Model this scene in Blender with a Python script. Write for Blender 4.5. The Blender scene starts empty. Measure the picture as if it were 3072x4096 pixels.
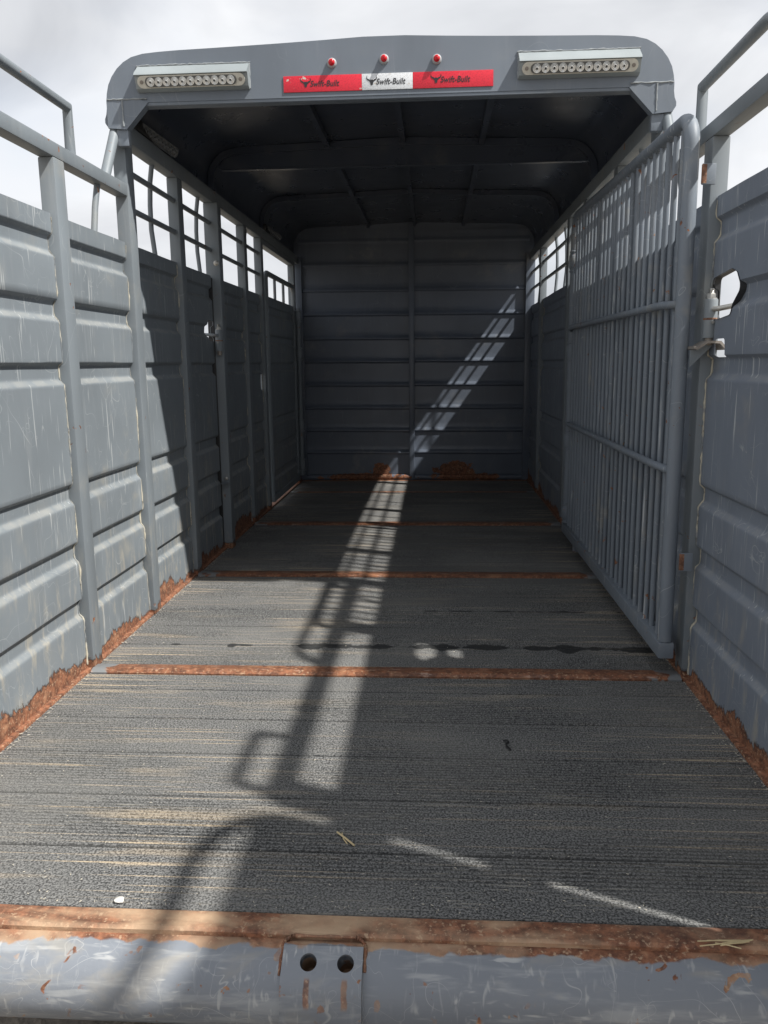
import bpy, bmesh, math, random
from mathutils import Vector, Matrix, noise
random.seed(7)
scn = bpy.context.scene
COL = scn.collection
# ------------------------------------------------------------------ camera
cam_d = bpy.data.cameras.new('camera'); cam = bpy.data.objects.new('camera', cam_d); COL.objects.link(cam)
scn.camera = cam
PITCH, YAW, ROLL = -0.1831, 0.06327, -0.01097
fw = Vector((-math.sin(YAW)*math.cos(PITCH), math.cos(YAW)*math.cos(PITCH), math.sin(PITCH)))
rt0 = Vector((math.cos(YAW), math.sin(YAW), 0)); up0 = rt0.cross(fw)
rt = rt0*math.cos(ROLL)+up0*math.sin(ROLL); up = -rt0*math.sin(ROLL)+up0*math.cos(ROLL)
cam.matrix_world = Matrix(((rt.x, up.x, -fw.x, 0.1811), (rt.y, up.y, -fw.y, 0.0), (rt.z, up.z, -fw.z, 1.0259), (0, 0, 0, 1)))
cam_d.sensor_fit = 'HORIZONTAL'; cam_d.sensor_width = 36; cam_d.lens = 36*3212/3072
cam_d.clip_start = 0.05; cam_d.clip_end = 3000
# ------------------------------------------------------------------ sky, sun, exposure
LDIR = Vector((-0.716, 0.30, -1.0)).normalized()        # the way the sunlight travels
ELEV = math.asin(-LDIR.z); AZ = math.atan2(-LDIR.x, -LDIR.y)
w = bpy.data.worlds.new('World'); scn.world = w; w.use_nodes = True
nt = w.node_tree; nt.nodes.clear()
out = nt.nodes.new('ShaderNodeOutputWorld'); bg = nt.nodes.new('ShaderNodeBackground')
sky = nt.nodes.new('ShaderNodeTexSky'); sky.sky_type = 'NISHITA'; sky.sun_disc = False
sky.sun_elevation = ELEV; sky.sun_rotation = AZ
tc = nt.nodes.new('ShaderNodeTexCoord'); mp = nt.nodes.new('ShaderNodeMapping')
mp.inputs['Scale'].default_value = (1.0, 1.0, 2.2)
n1 = nt.nodes.new('ShaderNodeTexNoise'); n1.inputs['Scale'].default_value = 1.9; n1.inputs['Detail'].default_value = 6; n1.inputs['Roughness'].default_value = .5
n1.inputs['Distortion'].default_value = .5
rp = nt.nodes.new('ShaderNodeValToRGB')
rp.color_ramp.elements[0].position = .33; rp.color_ramp.elements[0].color = (3.1, 3.25, 3.55, 1)
rp.color_ramp.elements[1].position = .62; rp.color_ramp.elements[1].color = (6.2, 6.3, 6.5, 1)
n2 = nt.nodes.new('ShaderNodeTexNoise'); n2.inputs['Scale'].default_value = 2.6; n2.inputs['Detail'].default_value = 4
rp2 = nt.nodes.new('ShaderNodeValToRGB'); rp2.color_ramp.elements[0].position = .36; rp2.color_ramp.elements[1].position = .52
rp2.color_ramp.elements[0].color = (.82, .82, .82, 1)
mx = nt.nodes.new('ShaderNodeMix'); mx.data_type = 'RGBA'
L = nt.links.new
L(tc.outputs['Generated'], mp.inputs['Vector']); L(mp.outputs[0], n1.inputs['Vector']); L(mp.outputs[0], n2.inputs['Vector'])
L(n1.outputs['Fac'], rp.inputs[0]); L(n2.outputs['Fac'], rp2.inputs[0])
L(rp2.outputs[0], mx.inputs[0]); L(sky.outputs[0], mx.inputs[6]); L(rp.outputs[0], mx.inputs[7])
L(mx.outputs[2], bg.inputs['Color']); bg.inputs['Strength'].default_value = 0.1
L(bg.outputs[0], out.inputs[0])
sd = bpy.data.lights.new('sun', 'SUN'); sun = bpy.data.objects.new('sun', sd); COL.objects.link(sun)
sd.energy = 4.1; sd.angle = math.radians(1.1); sd.color = (1, .97, .92)
sun.rotation_euler = (-LDIR).to_track_quat('Z', 'Y').to_euler()
sun.location = (5, -3, 8)
scn.view_settings.view_transform = 'Standard'; scn.view_settings.look = 'None'
scn.view_settings.exposure = 0.62; scn.cycles.max_bounces = 6; scn.cycles.diffuse_bounces = 3; scn.cycles.glossy_bounces = 3; scn.cycles.use_denoising = True
scn.view_settings.gamma = 1.0

# ------------------------------------------------------------------ material helper
class NT:
    def __init__(s, name):
        s.m = bpy.data.materials.new(name); s.m.use_nodes = True; s.t = s.m.node_tree
        s.b = s.t.nodes['Principled BSDF']; g = s.t.nodes.new('ShaderNodeNewGeometry'); s.pos = g.outputs['Position']; s.geo = g
    def n(s, t): return s.t.nodes.new(t)
    def l(s, a, b): s.t.links.new(a, b)
    def setin(s, sock, v):
        if hasattr(v, 'is_output'): s.l(v, sock)
        elif isinstance(v, (tuple, list)) and len(v) == 3 and sock.type == 'RGBA': sock.default_value = (*v, 1)
        else: sock.default_value = v
    def vec(s, scale=(1, 1, 1), loc=(0, 0, 0), rot=(0, 0, 0), src=None):
        m = s.n('ShaderNodeMapping'); s.l(src or s.pos, m.inputs[0])
        m.inputs['Scale'].default_value = scale; m.inputs['Location'].default_value = loc; m.inputs['Rotation'].default_value = rot
        return m.outputs[0]
    def noise(s, scale, detail=3, rough=.5, dist=0., v=None):
        m = s.n('ShaderNodeTexNoise'); s.l(v or s.pos, m.inputs['Vector'])
        m.inputs['Scale'].default_value = scale; m.inputs['Detail'].default_value = detail
        m.inputs['Roughness'].default_value = rough; m.inputs['Distortion'].default_value = dist
        return m.outputs['Fac']
    def vor(s, scale, v=None, feat='F1'):
        m = s.n('ShaderNodeTexVoronoi'); m.feature = feat; s.l(v or s.pos, m.inputs['Vector']); m.inputs['Scale'].default_value = scale
        return m.outputs['Distance']
    def math(s, op, a, b=None, c=None, clamp=False):
        m = s.n('ShaderNodeMath'); m.operation = op; m.use_clamp = clamp
        for i, v in enumerate((a, b, c)):
            if v is not None: s.setin(m.inputs[i], v)
        return m.outputs[0]
    def rng(s, v, a, b, c=0., d=1., smooth=True):
        m = s.n('ShaderNodeMapRange'); m.interpolation_type = 'SMOOTHSTEP' if smooth else 'LINEAR'
        s.l(v, m.inputs[0])
        for i, k in enumerate((a, b, c, d)): s.setin(m.inputs[i+1], k)
        return m.outputs[0]
    def mix(s, f, a, b):
        m = s.n('ShaderNodeMix'); m.data_type = 'RGBA'
        s.setin(m.inputs[0], f); s.setin(m.inputs[6], a); s.setin(m.inputs[7], b); return m.outputs[2]
    def xyz(s):
        m = s.n('ShaderNodeSeparateXYZ'); s.l(s.pos, m.inputs[0]); return m.outputs
    def bump(s, h, st=.3, d=.01, prev=None):
        m = s.n('ShaderNodeBump'); s.l(h, m.inputs['Height']); m.inputs['Strength'].default_value = st; m.inputs['Distance'].default_value = d
        if prev is not None: s.l(prev, m.inputs['Normal'])
        return m.outputs[0]
    def done(s, col=None, rough=None, normal=None, metal=None, spec=None, **kw):
        if col is not None: s.setin(s.b.inputs['Base Color'], col)
        if rough is not None: s.setin(s.b.inputs['Roughness'], rough)
        if normal is not None: s.l(normal, s.b.inputs['Normal'])
        if metal is not None: s.setin(s.b.inputs['Metallic'], metal)
        if spec is not None: s.setin(s.b.inputs['Specular IOR Level'], spec)
        for k, v in kw.items(): s.setin(s.b.inputs[k.replace('_', ' ')], v)
        return s.m
def hairs(N, scale, off, width, mscale, lo, hi):
    """thin curling scratch lines: contour lines of a noise, broken up by a second noise"""
    a = N.noise(scale, 1.2, .4, .7, N.vec((1, 1, 1), off))
    ln = N.rng(N.math('ABSOLUTE', N.math('SUBTRACT', a, .5)), 0, width, 1, 0)
    m = N.rng(N.noise(mscale, 2, .5, 0, N.vec((1, 1, 1), (off[1], off[2], off[0]))), lo, hi)
    return N.math('MULTIPLY', ln, m)
PAINT = (.206, .233, .254)
def rust_col(N, sc=1.):
    a = N.noise(48*sc, 6, .72); b = N.noise(13*sc, 5, .68, .5)
    c = N.mix(N.rng(a, .35, .68), (.105, .045, .027), (.33, .140, .074))
    c = N.mix(N.rng(b, .52, .75, 0, .8), c, (.47, .26, .15))
    return N.mix(N.rng(N.noise(110*sc, 3, .6), .56, .68, 0, .75), c, (.50, .34, .22))
def paint(name, base=PAINT, full=False, rust=0., wear=1., dusty=1., rust_h=0., rough=.42, chips=0., front=False):
    N = NT(name)
    x, y, z = N.xyz()
    big = N.noise(1.7, 3, .55); mid = N.noise(7, 4, .6)
    c = N.mix(big, tuple(k*.72 for k in base), tuple(k*1.20 for k in base))
    c = N.mix(N.rng(N.noise(1, 4, .6, .2, N.vec((3, 3, .8), (8, 3, 1))), .45, .75, 0, .35), c, tuple(k*.55 for k in base))
    # vertical scuffs and a film of dust
    sc = N.noise(1, 4, .6, .3, N.vec((34, 34, 2.2)))
    sc = N.math('MULTIPLY', N.rng(sc, .53, .72), N.rng(N.noise(2.3, 3, .5), .38, .62))
    c = N.mix(N.math('MULTIPLY', sc, .22*wear), c, (.38, .39, .39))
    du = N.math('MULTIPLY', N.rng(mid, .5, .75), N.rng(N.noise(2.1, 2, .5, 0, N.vec((1, 1, 1), (4, 2, 7))), .42, .66))
    c = N.mix(N.math('MULTIPLY', du, .26*dusty), c, (.40, .37, .30))
    if rust_h > 0:   # dust lying on the upward-facing ledges of the pressed ribs, splashed dirt low down
        nz = N.n('ShaderNodeSeparateXYZ'); N.l(N.geo.outputs['Normal'], nz.inputs[0])
        led = N.math('MULTIPLY', N.rng(nz.outputs[2], .18, .6), N.rng(N.noise(11, 4, .6), .30, .62))
        c = N.mix(N.math('MULTIPLY', led, .13*dusty), c, (.50, .47, .40))
        spl = N.math('MULTIPLY', N.rng(N.noise(1, 5, .65, .4, N.vec((22, 22, 6), (1, 2, 3))), .50, .72), N.rng(z, .0, .75, 1, 0))
        c = N.mix(N.math('MULTIPLY', spl, .45*dusty), c, (.44, .40, .32))
    if wear > 0:
        h2 = h3 = None
        h1 = hairs(N, 4.2, (3, 1, 2), .0035, 3.1, .46, .58)
        if full: h2 = hairs(N, 9, (7, 4, 9), .005, 4.0, .50, .62); h3 = hairs(N, 16, (1, 8, 5), .007, 5., .54, .66)
        h = N.math('MULTIPLY', N.math('MAXIMUM', h1, N.math('MAXIMUM', h2, h3)), .55) if full else N.math('MULTIPLY', h1, .55)
        for ang, off, hi in () if not full else ((.45, 3., .70), (-.35, 11., .71), (.12, 6., .69), (-.9, 17., .73)):
            a_ = N.rng(N.noise(1, 1.5, .5, .15, N.vec((70, 90, 4.5), (off, off*.3, 0), (ang, 0, 0))), hi-.02, hi+.04)
            h = N.math('MAXIMUM', h, N.math('MULTIPLY', a_, N.rng(N.noise(2.7, 3, .6, 0, N.vec((1, 1, 1), (0, off, off))), .42, .60)))
        fl = N.rng(N.noise(1, 2, .5, .2, N.vec((60, 60, 9), (2, 5, 1), (.8, .25, .1))), .70, .76)
        fl = N.math('MULTIPLY', fl, N.math('MULTIPLY', N.rng(N.noise(3, 2), .50, .64), .45))
        h = N.math('MAXIMUM', h, fl)
        c = N.mix(N.math('MULTIPLY', h, .50*wear), c, (.56, .58, .58))
    ro = N.math('ADD', rough, N.math('MULTIPLY', mid, .22))
    rm = None
    if rust_h > 0:   # peeled and rusted along the bottom edge, with a ragged outline
        along = x if front else y
        cv = N.n('ShaderNodeCombineXYZ'); N.l(along, cv.inputs[0]); N.l(z, cv.inputs[2]); cv.inputs[1].default_value = rust*3.7
        e1 = N.noise(2.6, 2, .5, 0, N.vec((1, 1, .4), (rust, 0, 0), src=cv.outputs[0])); e2 = N.noise(17, 5, .68, .9, N.vec((1, 1, .55), src=cv.outputs[0]))
        hh = N.math('ADD', N.math('MULTIPLY', N.math('SUBTRACT', e1, .40), rust_h*2.7), N.math('ADD', N.math('MULTIPLY', N.math('SUBTRACT', e2, .5), .12), N.math('MULTIPLY', N.math('SUBTRACT', N.noise(48, 3, .6, .3), .5), .035)))
        d = N.math('SUBTRACT', N.math('ADD', hh, .03), z)
        rm = N.rng(d, 0, .003)
        edge = N.math('MULTIPLY', N.rng(d, -.008, 0), N.rng(d, .004, .010, 1, 0))
    if front:        # two flaked patches on the front wall and the rusted foot
        cv = N.n('ShaderNodeCombineXYZ'); N.l(x, cv.inputs[0]); N.l(z, cv.inputs[2])
        wob = N.math('MULTIPLY', N.math('SUBTRACT', N.noise(15, 4, .6, .4, cv.outputs[0]), .5), 3.4)
        def blob(cx, cz, rx, rz):
            a = N.math('DIVIDE', N.math('SUBTRACT', x, cx), rx); b = N.math('DIVIDE', N.math('SUBTRACT', z, cz), rz)
            return N.rng(N.math('ADD', N.math('ADD', N.math('MULTIPLY', a, a), N.math('MULTIPLY', b, b)), wob), .96, 1.0, 1, 0)
        bl = N.math('MAXIMUM', blob(-.30, .085, .085, .065), N.math('MAXIMUM', blob(.36, .08, .17, .085), N.math('MAXIMUM', blob(-.43, .03, .4, .03), blob(.45, .03, .36, .03))))
        rm = bl if rm is None else N.math('MAXIMUM', rm, bl)
        edge = N.math('MULTIPLY', bl, 0.)
    if chips > 0:
        ch = N.math('MULTIPLY', N.rng(N.noise(26, 4, .6, .5), .66, .69), N.rng(N.noise(2.4, 2), .5-chips*.3, .6-chips*.3))
        rm = ch if rm is None else N.math('MAXIMUM', rm, ch)
    bh = N.math('MULTIPLY', N.noise(3.0, 2, .5), 1.0)
    nb = N.bump(bh, .25, .02)
    if rm is not None:
        c = N.mix(rm, c, rust_col(N))
        if rust_h > 0 or front: c = N.mix(N.math('MULTIPLY', edge, .55), c, (.03, .025, .022))
        ro = N.math('ADD', N.math('MULTIPLY', N.math('SUBTRACT', 1., rm), ro), N.math('MULTIPLY', rm, .85))
        if rust_h > 0: nb = N.bump(N.math('SUBTRACT', N.math('MULTIPLY', N.noise(60, 4, .6), N.math('MULTIPLY', rm, .5)), rm), .5, .004, nb)
    return N.done(c, ro, nb, spec=.45)
M = {}
M['paint'] = paint('grey_paint', wear=.7, chips=.25)
M['gate'] = paint('gate_paint', full=True, wear=1.2, dusty=2.0, chips=.5, base=(.195, .224, .260))
M['roof'] = paint('roof_paint_with_shade', wear=0., dusty=.3, rough=.19, base=(.050, .061, .086))  # base far darker and bluer than the walls: ceiling shade mixed into the colour
M['hdr'] = paint('header_paint', wear=.5, dusty=.5, base=(.175, .203, .240))
M['wall'] = paint('wall_paint', full=True, wear=1.2, dusty=1.7, rust=1., rust_h=.10)
M['wall_r'] = paint('wall_paint_right_with_shade', full=True, wear=1.5, dusty=1.2, rust=2.3, rust_h=.10, base=(.198, .228, .274))  # bluer than the left copy: the cool shade of this side tints the base
M['post'] = paint('post_paint', wear=.8, rust=1., rust_h=.045, chips=.2)
M['front'] = paint('front_paint_with_shade', wear=.35, front=True, rough=.22, base=(.125, .147, .186))  # same paint as the walls, darkened: the shade up front is in this base
M['hood'] = paint('hood_paint', wear=.5, base=(.30, .335, .345))
def mk_bumper():
    N = NT('bumper_paint'); x, y, z = N.xyz()
    c = N.mix(N.noise(3, 3, .5), (.165, .182, .208), (.25, .27, .30))
    st = N.rng(N.noise(1, 4, .6, .3, N.vec((5, 30, 30))), .52, .70)
    c = N.mix(N.math('MULTIPLY', st, .4), c, (.48, .49, .49))
    h = N.math('MULTIPLY', N.math('MAXIMUM', hairs(N, 9, (2, 5, 1), .0035, 5, .45, .57), hairs(N, 19, (8, 1, 4), .005, 6, .46, .60)), .7)
    for ang, off, sc in ((.5, 3., (16, 70, 70)), (-.4, 9., (70, 16, 16)), (.9, 5., (60, 22, 22)), (-1.0, 15., (12, 60, 60))):
        a_ = N.rng(N.noise(1, 2.5, .55, .5, N.vec(sc, (off, off*.3, 0), (0, 0, ang))), .60, .74)
        h = N.math('MAXIMUM', h, N.math('MULTIPLY', a_, N.rng(N.noise(5, 3, .6, 0, N.vec((1, 1, 1), (0, off, off))), .40, .62)))
    c = N.mix(N.math('MULTIPLY', h, .55), c, (.60, .60, .58))
    gr = N.rng(N.noise(6, 4, .6, .6, N.vec((1, 2, 2), (4, 4, 4))), .52, .72)
    c = N.mix(N.math('MULTIPLY', gr, .35), c, (.42, .37, .28))
    ch = N.math('MULTIPLY', N.rng(N.noise(30, 3, .55, .5), .64, .67), N.rng(N.noise(4, 2), .40, .52))
    # rust creeping down from the welded lip
    top = N.rng(N.math('ADD', y, N.math('MULTIPLY', N.noise(13, 4, .6, .5), .055)), 1.290, 1.296)
    rm = N.math('MAXIMUM', ch, top)
    for xc in (-.040, .026):   # rust runs below the two holes
        wv = N.math('ABSOLUTE', N.math('SUBTRACT', x, N.math('ADD', xc-.004, N.math('MULTIPLY', N.noise(40, 3, .6), .008))))
        run = N.math('MULTIPLY', N.rng(wv, .0035, .0065, 1, 0), N.math('MULTIPLY', N.rng(z, -.030, -.024, 1, 0), N.rng(z, -.078, -.066)))
        rm = N.math('MAXIMUM', rm, N.math('MULTIPLY', run, .8))
    rc = N.mix(N.rng(N.noise(5, 4, .6, .4, N.vec((.6, 1, 1))), .42, .62), rust_col(N, .8), (.42, .29, .19))
    c = N.mix(rm, c, rc)
    ro = N.math('ADD', .42, N.math('MULTIPLY', rm, .4))
    nb = N.bump(N.noise(60, 4, .6), .15, .004)
    return N.done(c, ro, nb)
M['bumper'] = mk_bumper()
def mk_rust(name, dark=1., tan=.3):
    N = NT(name); c = rust_col(N)
    c = N.mix(N.rng(N.noise(4, 4, .6, .4, N.vec((.8, 2, 2))), .40, .62, 0, tan), c, (.52, .36, .23))
    c = N.mix(N.rng(N.noise(2.3, 4, .6), .56, .70, 0, .5), c, (.09, .05, .04))
    if dark != 1: c = N.mix(1-dark, c, (.03, .015, .01))
    nb = N.bump(N.noise(70, 5, .65), .45, .004)
    return N.done(c, .72, nb)
M['rust'] = mk_rust('rusted_steel', .9, .25); M['lip'] = mk_rust('rusted_lip', 1., .95)
def mk_bar():   # crossbar: rust, with a last bit of grey paint at both ends
    N = NT('rusted_crossbar'); x, y, z = N.xyz()
    c = rust_col(N); c = N.mix(N.rng(N.noise(3, 4, .6), .5, .7, 0, .45), c, (.10, .045, .03))
    e = N.math('ADD', N.math('ABSOLUTE', x), N.math('MULTIPLY', N.math('SUBTRACT', N.noise(14, 3, .6), .5), .25))
    pm = N.rng(e, .915, .93)
    c = N.mix(pm, c, (.20, .21, .215))
    c = N.mix(N.rng(N.noise(60, 3, .6, 0, N.vec((.3, 1, 1))), .60, .72, 0, .7), c, (.48, .34, .28))
    return N.done(c, N.rng(N.noise(7, 3), .3, .7, .36, .62), N.bump(N.noise(80, 4, .6), .35, .003))
M['bar'] = mk_bar()
def mk_floor():
    N = NT('rubber_plank'); x, y, z = N.xyz()
    sp = N.noise(210, 2, .6); sp2 = N.vor(150)
    c = N.mix(N.rng(sp, .36, .64), (.028, .029, .030), (.215, .215, .210))
    c = N.mix(N.rng(sp2, .10, .22, .6, 0), c, (.018, .019, .020))
    c = N.mix(N.rng(N.noise(330, 1, .5, 0, N.vec((1, 1, 1), (3, 3, 3))), .66, .74, 0, .7), c, (.33, .32, .30))
    # dirt packed into the grooves, paler worn streaks along the ridges
    val = N.rng(z, -.0014, -.0004, 1, 0)
    gm = N.rng(N.noise(1, 3, .55, .2, N.vec((1.2, 5.5, 1))), .40, .62)
    ro2 = N.noise(1, 3, .6, 0, N.vec((7, 150, 1)))
    c = N.mix(N.math('MULTIPLY', val, .55), c, (.022, .023, .024))
    c = N.mix(N.math('MULTIPLY', N.math('MULTIPLY', N.rng(ro2, .56, .70), gm), .55), c, (.34, .32, .27))
    c = N.mix(N.rng(z, -.010, -.003, 1, 0), c, (.012, .012, .012))
    # greyer dust film, tan dust left in long smears along the grooves
    c = N.mix(N.rng(N.noise(1.4, 3, .55), .36, .70, 0, .36), c, (.225, .220, .205))
    t1 = N.rng(N.noise(1, 4, .55, .3, N.vec((1.5, 17, 1), (0, 3, 0))), .56, .70)
    t2 = N.rng(N.noise(1, 2, .5, 0, N.vec((1.6, 110, 1), (5, 1, 0))), .58, .70)
    side = N.rng(N.math('ABSOLUTE', N.math('SUBTRACT', x, .25)), .1, .85, .45, 1.)
    tn = N.math('MULTIPLY', N.math('MULTIPLY', N.math('MAXIMUM', N.math('MULTIPLY', t1, .6), t2), side), N.rng(N.noise(1.3, 3, .5, 0, N.vec((1, 1.8, 1), (9, 2, 0))), .34, .54))
    c = N.mix(N.math('MULTIPLY', N.math('MULTIPLY', tn, .70), N.rng(sp, .40, .58, .45, 1)), c, (.58, .46, .31))
    # damp patches spread along one plank joint
    dy = N.math('ABSOLUTE', N.math('SUBTRACT', y, 2.812))
    wd = N.math('SUBTRACT', N.math('MULTIPLY', N.noise(1, 3, .6, .4, N.vec((6.5, 2.5, 1), (1.3, 0, 0))), .17), N.math('ADD', .066, N.rng(x, -.9, .15, .02, 0)))
    wet = N.rng(N.math('SUBTRACT', wd, dy), -.002, .003)
    dy2 = N.math('ABSOLUTE', N.math('SUBTRACT', y, 3.25))
    wd2 = N.math('SUBTRACT', N.math('MULTIPLY', N.noise(1, 3, .6, .4, N.vec((5, 2.5, 1), (7.3, 0, 0))), .10), N.math('ADD', .048, N.rng(x, -.4, .5, .03, 0)))
    wet = N.math('MAXIMUM', wet, N.rng(N.math('SUBTRACT', wd2, dy2), -.002, .003))
    c = N.mix(N.math('MULTIPLY', wet, .85), c, (.012, .013, .014))
    ro = N.math('SUBTRACT', .86, N.math('MULTIPLY', wet, .12))
    nb = N.bump(sp, .7, .003)
    return N.done(c, ro, nb, spec=.35)
M['floor'] = mk_floor()
def simple(name, col, rough=.5, metal=0., var=.15, sc=20, **kw):
    N = NT(name); n = N.noise(sc, 4, .6)
    c = N.mix(n, tuple(k*(1-var) for k in col), tuple(min(1, k*(1+var)) for k in col))
    return N.done(c, rough, N.bump(n, .1, .003), metal, **kw)
def mk_weld():
    N = NT('weld_bead'); c = N.mix(N.rng(N.noise(9, 4, .6), .42, .58), (.20, .22, .235), (.52, .48, .38)); c = N.mix(N.rng(N.noise(50, 3, .6), .55, .7, 0, .7), c, (.10, .09, .075))
    return N.done(c, .75)
M['weld'] = mk_weld()
M['weldp'] = simple('painted_weld', (.26, .28, .29), .5, var=.3, sc=80)
M['dark'] = simple('dark_frame', (.03, .032, .036), .6)
M['steel'] = simple('bare_steel', (.45, .44, .41), .38, .8, var=.25, sc=40)
M['dull'] = simple('dull_steel', (.30, .27, .24), .55, .5, var=.4, sc=30)
M['chrome'] = simple('bezel_metal', (.62, .60, .53), .4, .3, var=.2, sc=70)
M['lens'] = simple('led_lens', (.72, .73, .72), .15, .5, var=.2, sc=90)
M['lensdark'] = simple('led_housing', (.11, .11, .105), .3)
M['ledcore'] = simple('led_core', (.03, .03, .03), .2)
M['dome'] = simple('dome_lens', (.16, .17, .18), .25, var=.25, sc=60)
M['redlens'] = simple('red_lens', (.62, .012, .022), .15, var=.1)
M['bezel'] = simple('white_bezel', (.36, .37, .38), .5)
def mk_tape(name, col):
    N = NT(name); v = N.vor(170)
    c = N.mix(N.rng(v, .3, .5), tuple(k*.85 for k in col), col)
    wr = N.math('MULTIPLY', N.rng(N.noise(42, 4, .65, .4), .64, .67), N.rng(N.noise(7, 2), .46, .58))
    c = N.mix(wr, c, (.55, .50, .44))
    return N.done(c, .35, N.bump(v, .1, .002))
M['tape_red'] = mk_tape('red_reflective', (.70, .022, .045)); M['tape_white'] = mk_tape('white_reflective', (.72, .74, .76))
M['ink'] = simple('black_print', (.022, .022, .026), .5)
M['chaff'] = simple('pale_chaff', (.50, .46, .38), .8, var=.3); M['straw'] = simple('straw', (.58, .47, .27), .7, var=.3); M['pebble'] = simple('white_stone', (.6, .58, .54), .8)
M['black'] = simple('black_rubber', (.012, .012, .013), .45)  # also colours the strip painted in for the gap's shade
def mk_ground():
    N = NT('gravel_ground'); a = N.noise(38, 5, .7); v = N.vor(60)
    c = N.mix(N.rng(a, .3, .7), (.13, .115, .095), (.36, .31, .25)); c = N.mix(N.rng(v, .05, .3, .6, 0), c, (.08, .075, .07))
    c = N.mix(N.noise(.7, 3), c, (.27, .235, .19))
    return N.done(c, .95, N.bump(a, .8, .02))
M['ground'] = mk_ground()
M['tyre'] = simple('tyre_rubber', (.02, .02, .02), .8); M['rim'] = simple('rim_white', (.5, .5, .5), .4)

# ------------------------------------------------------------------ mesh helpers
def finish(me, m, ang=40):
    me.materials.append(m)
    for p in me.polygons: p.use_smooth = True
    me.set_sharp_from_angle(angle=math.radians(ang)); return me
def obj(name, me, parent=None):
    o = bpy.data.objects.new(name, me); COL.objects.link(o)
    if parent: o.parent = parent
    return o
class MB:
    def __init__(s): s.bm = bmesh.new()
    def box(s, x0, x1, y0, y1, z0, z1, bev=0., seg=2):
        b = bmesh.new(); bmesh.ops.create_cube(b, size=1.)
        for v in b.verts:
            v.co = Vector(((x0+x1)/2+v.co.x*(x1-x0), (y0+y1)/2+v.co.y*(y1-y0), (z0+z1)/2+v.co.z*(z1-z0)))
        if bev > 0: bmesh.ops.bevel(b, geom=b.edges[:], offset=bev, segments=seg, affect='EDGES', profile=.6)
        s.merge(b); return s
    def merge(s, b, mat=None):
        if mat: b.transform(mat)
        me = bpy.data.meshes.new('tmp'); b.to_mesh(me); b.free(); s.bm.from_mesh(me); bpy.data.meshes.remove(me)
    def tube(s, pts, r, seg=12, caps=True, closed=False):
        pts = [Vector(p) for p in pts]; n = len(pts); rings = []; prev = None
        for i, p in enumerate(pts):
            if closed: t = pts[(i+1) % n]-pts[i-1]
            else: t = (pts[min(i+1, n-1)]-pts[max(i-1, 0)])
            t.normalize()
            if prev is None:
                a = Vector((0, 0, 1)) if abs(t.z) < .9 else Vector((1, 0, 0)); u = t.cross(a).normalized()
            else:
                u = (prev-t*prev.dot(t)).normalized()
            prev = u; v = t.cross(u)
            k = 1.
            if 0 < i < n-1:
                c = (pts[i]-pts[i-1]).normalized().dot(t); k = 1/max(c, .5)
            rr = r(i) if callable(r) else r
            rings.append([s.bm.verts.new(p+(u*math.cos(2*math.pi*j/seg)+v*math.sin(2*math.pi*j/seg))*rr) for j in range(seg)])
        m = n if closed else n-1
        for i in range(m):
            A, B = rings[i], rings[(i+1) % n]
            for j in range(seg): s.bm.faces.new((A[j], A[(j+1) % seg], B[(j+1) % seg], B[j]))
        if caps and not closed:
            s.bm.faces.new(rings[0][::-1]); s.bm.faces.new(rings[-1])
        return s
    def lathe(s, prof, origin, axis='z', seg=16):
        """prof: (radius, height) list; closed at both ends"""
        o = Vector(origin); rings = []
        for r, h in prof:
            ring = []
            for j in range(seg):
                a = 2*math.pi*j/seg; c, d = math.cos(a)*r, math.sin(a)*r
                ring.append(s.bm.verts.new(o+(Vector((c, d, h)) if axis == 'z' else Vector((c, h, d)) if axis == 'y' else Vector((h, c, d)))))
            rings.append(ring)
        for A, B in zip(rings, rings[1:]):
            for j in range(seg): s.bm.faces.new((A[j], A[(j+1) % seg], B[(j+1) % seg], B[j]))
        s.bm.faces.new(rings[0][::-1]); s.bm.faces.new(rings[-1]); return s
    def prism(s, poly, y0, y1, axis='y'):
        """closed outline extruded; axis y: poly=(x,z); axis x: poly=(y,z); axis z: poly=(x,y)"""
        f = {'y': lambda a, b, d: (a, d, b), 'x': lambda a, b, d: (d, a, b), 'z': lambda a, b, d: (a, b, d)}[axis]
        A = [s.bm.verts.new(f(a, b, y0)) for a, b in poly]; B = [s.bm.verts.new(f(a, b, y1)) for a, b in poly]
        n = len(poly)
        for i in range(n): s.bm.faces.new((A[i], A[(i+1) % n], B[(i+1) % n], B[i]))
        s.bm.faces.new(A[::-1]); s.bm.faces.new(B); return s
    def bevel(s, off, seg=2, ang=30):
        es = [e for e in s.bm.edges if len(e.link_faces) == 2 and e.calc_face_angle(0) > math.radians(ang)]
        bmesh.ops.bevel(s.bm, geom=es, offset=off, segments=seg, affect='EDGES', profile=.6); return s
    def mesh(s, m, ang=40):
        bmesh.ops.recalc_face_normals(s.bm, faces=s.bm.faces[:])
        me = bpy.data.meshes.new('m'); s.bm.to_mesh(me); s.bm.free(); return finish(me, m, ang)
    def build(s, name, m, parent=None, ang=40): return obj(name, s.mesh(m, ang), parent)
def boxo(name, x0, x1, y0, y1, z0, z1, m, parent, bev=.004): return MB().box(x0, x1, y0, y1, z0, z1, bev).build(name, m, parent)
def tubeo(name, pts, r, m, parent, seg=12): return MB().tube(pts, r, seg).build(name, m, parent, 50)
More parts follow.
